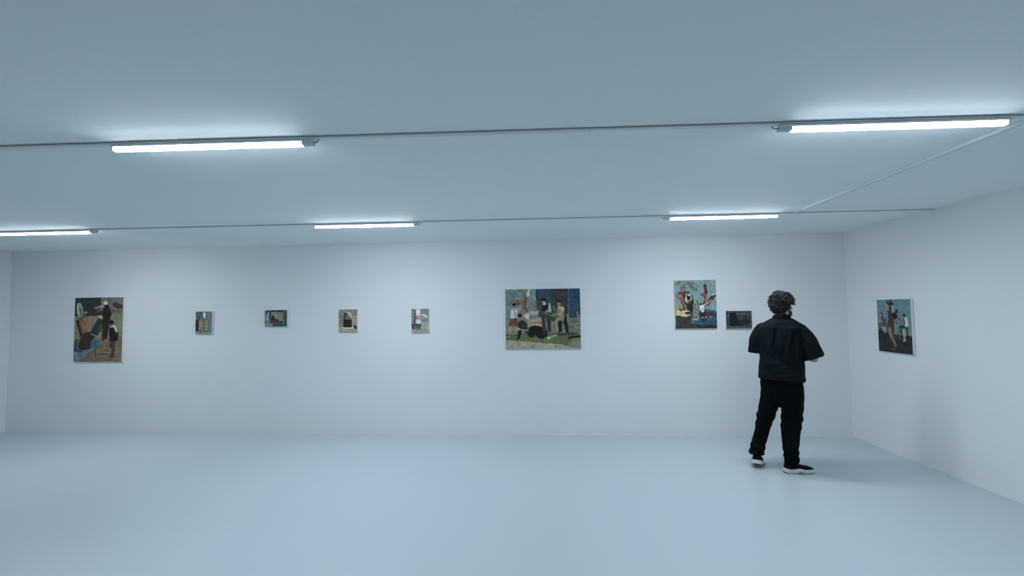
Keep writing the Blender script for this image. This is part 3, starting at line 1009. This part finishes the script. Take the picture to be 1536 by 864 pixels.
# leave the lips and upper cheeks bare
geom = [v for v in bm.verts if (HR.transposed() @ (v.co - HC)).z > -.048 and (HR.transposed() @ (v.co - HC)).y > .045 or (HR.transposed() @ (v.co - HC)).z > -.022]
bmesh.ops.delete(bm, geom=geom, context='VERTS')
for v in bm.verts:
    v.co += noise.noise_vector(v.co * 140) * .0035
surf = [(v.co.copy(), v.normal.copy()) for v in bm.verts]
rb = random.Random(11)
for k in range(520):
    p, n_ = rb.choice(surf)
    out_ = (p - hp(0, .0, -.07)).normalized()
    dn = HR @ Vector((0, 0, -1))
    j_ = Vector((rb.gauss(0, .4), rb.gauss(0, .4), rb.gauss(0, .4)))
    d_ = (out_ * .55 + dn * .8 + j_).normalized()
    tube(bm, [p - out_ * .002, p + d_ * .007 + out_ * .003, p + d_ * .014 + j_ * .003], [.0014, .0012, .0006], 5, cap_round=False)
from_bm('beard', bm, M['beard'], person, True)
bm = bmesh.new()
for k in range(15):
    a = math.radians(-70 + 10 * k)
    p = hp(.047 * math.sin(a), .050 + .046 * math.cos(a), -.049 + .002 * math.sin(k * 2))
    if k == 0:
        pts = []
    pts.append(p)
tube(bm, pts[3:12], [.002, .004, .005, .005, .004, .005, .005, .004, .002], 8)
from_bm('moustache', bm, M['beard'], person, True)

# --- hair: a rough cap covered with tight curls
bm = bmesh.new()
ellipsoid(bm, hp(0, -.022, .030), (.084, .096, .086), HR, 40, 26)
ellipsoid(bm, hp(0, -.046, -.010), (.083, .076, .070), HR, 40, 24)
for v in bm.verts:
    v.co += noise.noise_vector(v.co * 32) * .014
lo = [v for v in bm.verts if (lambda q: (q.y > .066 and q.z < .048))(HR.transposed() @ (v.co - HC))]
bmesh.ops.delete(bm, geom=lo, context='VERTS')
rng = random.Random(3)
ncurl = 0
while ncurl < 1050:
    q = Vector((rng.gauss(0, 1), rng.gauss(0, 1), rng.gauss(0, 1))).normalized()
    p = Vector((q.x * .094, q.y * .106 - .022, q.z * .095 + .034))
    if q.z < -.15:
        p = Vector((q.x * .091, -abs(q.y) * .086 - .040, q.z * .104 + .034))
        if p.y > -.050 and rng.random() < .5:
            continue
    if p.y > .060 and p.z < .060:
        continue
    if abs(p.x) > .05 and p.y > .035 and p.z < .005:
        continue
    if p.z < -.072:
        continue
    ncurl += 1
    nrm = q
    t1_, t2_ = frame(nrm)
    a = rng.uniform(0, 2 * math.pi)
    axd = (t1_ * math.cos(a) + t2_ * math.sin(a) + nrm * rng.uniform(-.1, 1.0)).normalized()
    e1, e2 = frame(axd)
    cr = rng.uniform(.008, .0170)
    turns = rng.uniform(1.1, 2.3)
    L = rng.uniform(.008, .024)
    n = int(9 * turns)
    base = p + nrm * (rng.uniform(-.004, .006) + (.015 if rng.random() < .22 else 0))
    pl = []
    for i in range(n):
        tt = i / (n - 1)
        an_ = a + turns * 2 * math.pi * tt
        rr = cr * (.6 + .4 * math.sin(math.pi * tt))
        w = base + axd * L * (tt - .3) + e1 * rr * math.cos(an_) + e2 * rr * math.sin(an_)
        pl.append(HC + HR @ w)
    rad = rng.uniform(.0022, .0042)
    tube(bm, pl, [rad * (1 - .5 * i / n) for i in range(n)], 5, cap_round=False)
me = bpy.data.meshes.new('hair')
bm.to_mesh(me); bm.free()
hair = link('hair', me, M['hair'], person, True)

# --- shirt: boxy short-sleeved over-shirt
def ring(c, a, b, tilt=0.0, e=2.4):
    ct, st = math.cos(tilt), math.sin(tilt)
    return (c, (a * ct, 0, a * st), (0, b, 0), e)
bm = bmesh.new()
loft(bm, [ring((-.006, .012, 1.00), .150, .100), ring((-.008, .014, .925), .180, .128, -.03), ring((-.010, .012, .918), .188, .138, -.05),
          ring((-.012, .010, .915), .200, .148, -.05, 2.5), ring((-.012, .010, .935), .209, .154, -.05, 2.5),
          ring((-.010, .010, 1.02), .204, .150, -.02, 2.5), ring((-.006, .012, 1.14), .198, .145, 0, 2.5),
          ring((-.004, .008, 1.26), .202, .142, 0, 2.5), ring((0, .0, 1.37), .208, .130, 0, 2.5), ring((.002, -.008, 1.445), .202, .112, 0, 2.4),
          ring((.004, -.010, 1.490), .172, .095, 0, 2.2), ring((.008, -.008, 1.525), .118, .080, 0, 2), ring((.010, -.004, 1.545), .080, .071, 0, 2), ring((.010, -.002, 1.554), .066, .062, 0, 2)], 48)
def sleeve(sh, mid, end, r0_, r1_, r2_, hollow_depth=.05, flat=1.0, axis_end=None):
    d1 = (mid - sh).normalized()
    d2 = (end - mid).normalized()
    rings = []
    def rr(p, d, r, fl=flat):
        u, v = frame(d, (0, 1, 0))
        return (p, u * r, v * r * fl, 2.1)
    rings.append(rr(sh - d1 * .05, d1, r0_ * .45))
    rings.append(rr(sh - d1 * .02, d1, r0_ * .85))
    rings.append(rr(sh + d1 * .02, d1, r0_))
    rings.append(rr(sh.lerp(mid, .55), d1, (r0_ + r1_) / 2))
    rings.append(rr(mid, (d1 + d2).normalized(), r1_))
    da = axis_end or d2
    rings.append(rr(mid.lerp(end, .55), (d2 + da).normalized(), (r1_ + r2_) / 2))
    rings.append(rr(end, da, r2_))
    rings.append(rr(end + da * .002, da, r2_ - .012))
    rings.append(rr(end - da * hollow_depth, da, r2_ - .020))
    loft(bm, rings, 32)
sleeve(Vector((-.165, -.005, 1.438)), Vector((-.214, .0, 1.32)), Vector((-.232, .012, 1.185)), .068, .076, .076, axis_end=Vector((-.10, .12, -1)).normalized())
sleeve(Vector((.165, -.005, 1.436)), Vector((.226, .0, 1.30)), Vector((.280, .006, 1.150)), .070, .086, .094, axis_end=Vector((.36, .05, -1)).normalized())
FOLDS = [  # (x0, z0, x1, z1, width, depth) on the back
    (-.030, 1.43, -.045, 1.27, .014, -.018), (-.045, 1.27, -.02, 1.12, .018, -.015), (.02, 1.36, -.01, 1.14, .020, .009),
    (.13, 1.40, .09, 1.16, .020, -.016), (.165, 1.35, .15, 1.15, .016, .013), (.10, 1.38, .05, 1.10, .018, .008), (-.12, 1.30, -.08, 1.18, .02, .007),
    (-.17, 1.20, -.05, 1.13, .014, -.008), (-.15, 1.08, .0, 1.10, .016, .006), (.04, 1.10, .12, 1.06, .014, -.009), (.18, 1.12, .02, 1.04, .018, .007),
    (-.19, 1.02, .05, .985, .016, -.006), (.15, .99, -.02, .955, .014, .006), (.16, 1.38, .25, 1.24, .014, -.010), (.22, 1.38, .29, 1.22, .016, .008),
    (-.2, 1.36, -.235, 1.24, .014, -.007), (-.12, 1.46, .12, 1.46, .005, -.003)]
def seg_d(px, pz, x0, z0, x1, z1):
    L = (x1 - x0) ** 2 + (z1 - z0) ** 2
    t = max(0, min(1, ((px - x0) * (x1 - x0) + (pz - z0) * (z1 - z0)) / L))
    return math.hypot(px - x0 - t * (x1 - x0), pz - z0 - t * (z1 - z0)), t
def shirt_def(co, n):
    d = 0.0
    if n.y < .5:
        for x0, z0, x1, z1, w, dep in FOLDS:
            dd, t = seg_d(co.x, co.z, x0, z0, x1, z1)
            if dd < 3 * w:
                d += dep * math.exp(-(dd / w) ** 2) * max(0, min(1, .5 - n.y * 1.5)) * (.6 + .4 * math.sin(math.pi * t))
    d += noise.noise(Vector((co.x * 9, co.y * 9, co.z * 5))) * .010
    d += noise.noise(Vector((co.x * 22, co.y * 22, co.z * 10 + 5))) * .004
    if co.z < .96:
        d += .004 * math.exp(-((co.z - .93) / .006) ** 2)
    if co.z > 1.49:
        d *= .3
    return co + n * d
shirt = fuse('shirt', bm, M['shirt'], .006, 5, person, shirt_def)
# collar and back yoke seam
bm = bmesh.new()
pc = []
for k in range(25):
    t = math.radians(-150 + 300 * k / 24) - math.pi / 2
    zz = 1.562 - .018 * (1 + math.sin(t)) * .8
    pc.append((Vector((.010 + .068 * math.cos(t), -.002 + .066 * math.sin(t), zz)), t))
prev = None
for p, t in pc:
    o = Vector((math.cos(t), math.sin(t), 0))
    sec = [p - Vector((0, 0, .022)) + o * .004, p + Vector((0, 0, .018)) - o * .004, p + Vector((0, 0, .022)) + o * .001, p + Vector((0, 0, .016)) + o * .007, p - Vector((0, 0, .018)) + o * .020, p - Vector((0, 0, .024)) + o * .016]
    cur = [bm.verts.new(q) for q in sec]
    if prev:
        for i in range(6):
            bm.faces.new((prev[i], prev[(i + 1) % 6], cur[(i + 1) % 6], cur[i]))
    else:
        bm.faces.new(cur)
    prev = cur
bm.faces.new(prev[::-1])
from_bm('collar', bm, M['shirt'], shirt, True)

# --- trousers
bm = bmesh.new()
loft(bm, [((-.006, .01, .64), (.04, 0, 0), (0, .05, 0), 2), ((-.012, .01, .70), (.12, 0, 0), (0, .10, 0), 2.2), ((-.012, .01, .80), (.186, 0, 0), (0, .130, 0), 2.4),
          ((-.014, .01, .90), (.190, 0, 0), (0, .132, 0), 2.4), ((-.006, .01, 1.00), (.172, 0, 0), (0, .122, 0), 2.3), ((-.006, .01, 1.04), (.16, 0, 0), (0, .11, 0), 2.2)], 40)
def leg(stations):
    rings = []
    n = len(stations)
    for i, (p, a, b) in enumerate(stations):
        p = Vector(p)
        rings.append((p, Vector((a, 0, 0)), Vector((0, b, 0)), 2.2))
    p, a, b = stations[-1]
    p = Vector(p)
    rings.append((p + Vector((0, 0, .002)), Vector((a - .012, 0, 0)), Vector((0, b - .012, 0)), 2.2))
    rings.append((p + Vector((0, 0, .05)), Vector((a - .02, 0, 0)), Vector((0, b - .02, 0)), 2.2))
    loft(bm, rings, 32)
leg([((-.10, .01, .92), .06, .08), ((-.10, .012, .86), .092, .118), ((-.115, .02, .74), .097, .118), ((-.146, .045, .62), .092, .110), ((-.183, .080, .49), .080, .096),
     ((-.221, .085, .36), .070, .086), ((-.252, .072, .24), .067, .080), ((-.268, .052, .165), .071, .082), ((-.273, .048, .132), .074, .084)])
leg([((.085, .01, .92), .06, .08), ((.088, .012, .86), .092, .118), ((.080, .02, .74), .097, .116), ((.068, .03, .62), .096, .108), ((.055, .035, .49), .090, .098),
     ((.044, .035, .36), .080, .088), ((.042, .032, .24), .071, .080), ((.046, .030, .14), .067, .076), ((.048, .028, .098), .070, .078)])
def tr_def(co, n):
    d = noise.noise(Vector((co.x * 12, co.y * 12, co.z * 5))) * .006 + noise.noise(Vector((co.x * 20, co.y * 20, co.z * 16 + 3))) * .003
    if co.z < .3:
        d += .004 * math.sin(co.z * 90 + co.x * 18) * min(1, (.3 - co.z) / .12)
    if .44 < co.z < .60:
        d += .004 * math.sin(co.z * 70 - co.x * 30)
    return co + n * d
trousers = fuse('trousers', bm, M['trousers'], .006, 5, person, tr_def)

# --- shoes
def shoe(F_, an_pt):
    L = .30
    def prof(y):           # half width and centre offset along the shoe
        t = y / L
        w = .033 + .020 * math.sin(math.pi * min(1, t * .62 + .14)) ** 2 + (.004 if t > .5 else 0)
        if t < .08: w *= (.55 + .45 * math.sqrt(t / .08))
        if t > .86: w *= math.sqrt(max(.02, 1 - ((t - .86) / .14) ** 2)) * .95 + .05
        return w
    ys = [0, .004, .012, .026, .05, .08, .12, .16, .20, .235, .26, .28, .292, .30]
    # upper
    tops = [(0, .078), (.012, .098), (.03, .112), (.06, .116), (.09, .108), (.12, .094), (.16, .078), (.20, .066), (.24, .060), (.27, .053), (.30, .040)]
    def interp(tab, y):
        for (a, va), (b, vb) in zip(tab, tab[1:]):
            if y <= b:
                return va + (vb - va) * (y - a) / (b - a)
        return tab[-1][1]
    bm = bmesh.new()
    rings = []
    for y in ys:
        y2 = .006 + y * .95
        top = interp(tops, y)
        w = prof(y) * .93
        rings.append((F_ @ Vector((0, y2, (top + .018) / 2)), F_.to_3x3() @ Vector((w, 0, 0)), F_.to_3x3() @ Vector((0, 0, (top - .018) / 2)), 2.3))
    loft(bm, rings, 28)
    bmesh.ops.recalc_face_normals(bm, faces=bm.faces)
    up_ = from_bm('shoe', bm, M['knit'], person, True)
    up_['label'] = 'black knit shoe with chunky white sole'
    # chunky sole with a wavy upper edge and cut-outs beneath
    bm = bmesh.new()
    prev = None
    N = 40
    for i in range(N + 1):
        y = -.006 + (L + .012) * i / N
        yy = max(0, min(L, y))
        w = prof(yy) + .006
        if i in (0, N): w *= .75
        t = y / L
        top = .038 + .012 * math.exp(-((t - .42) / .13) ** 2) + .010 * math.exp(-((t - .0) / .10) ** 2) - .002 * t
        bot = .006 + .010 * math.exp(-((t - .45) / .07) ** 2) + .010 * max(0, (t - .86) / .14) ** 2 + .006 * max(0, (.06 - t) / .06)
        cur = []
        for sx, sz in ((-1, bot), (-1.06, (top + bot) / 2), (-.97, top), (.97, top), (1.06, (top + bot) / 2), (1, bot)):
            cur.append(bm.verts.new(F_ @ Vector((w * sx, y, sz))))
        if prev:
            for k in range(6):
                bm.faces.new((prev[k], prev[(k + 1) % 6], cur[(k + 1) % 6], cur[k]))
        else:
            bm.faces.new(cur)
        prev = cur
    bm.faces.new(prev[::-1])
    s_ = from_bm('sole', bm, M['foam'], up_, False)
    s_['label'] = 'chunky white sole'
    for a, b in ((.004, .050), (.058, .100), (.172, .200), (.206, .234), (.240, .268)):
        bm = bmesh.new()
        pr = None
        for i in range(7):
            y = a + (b - a) * i / 6
            w = prof(y) + .002
            t = y / L
            tp = .0065 + .010 * math.exp(-((t - .45) / .07) ** 2) + .010 * max(0, (t - .86) / .14) ** 2
            cur = [bm.verts.new(F_ @ Vector(q)) for q in ((-w, y, 0 + max(0, tp - .0075)), (-w, y, tp), (w, y, tp), (w, y, 0 + max(0, tp - .0075)))]
            if pr:
                for k in range(4):
                    bm.faces.new((pr[k], pr[(k + 1) % 4], cur[(k + 1) % 4], cur[k]))
            else:
                bm.faces.new(cur)
            pr = cur
        bm.faces.new(pr[::-1])
        from_bm('tread', bm, M['rubber'], up_)
    bm = bmesh.new()
    c = F_ @ Vector((0, .046, .108))
    U, V, Z = F_.to_3x3() @ Vector((.036, 0, 0)), F_.to_3x3() @ Vector((0, .044, 0)), F_.to_3x3() @ Vector((0, 0, 1))
    tube(bm, [c - Z * .035, c, an_pt + Vector((0, 0, .02)), an_pt + Vector((0, 0, .075))], [.034, .041, .042, .041], 24)
    k_ = from_bm('ankle_cuff', bm, M['knit'], up_, True)
shoe(FR, ANR)
shoe(FL, ANL)
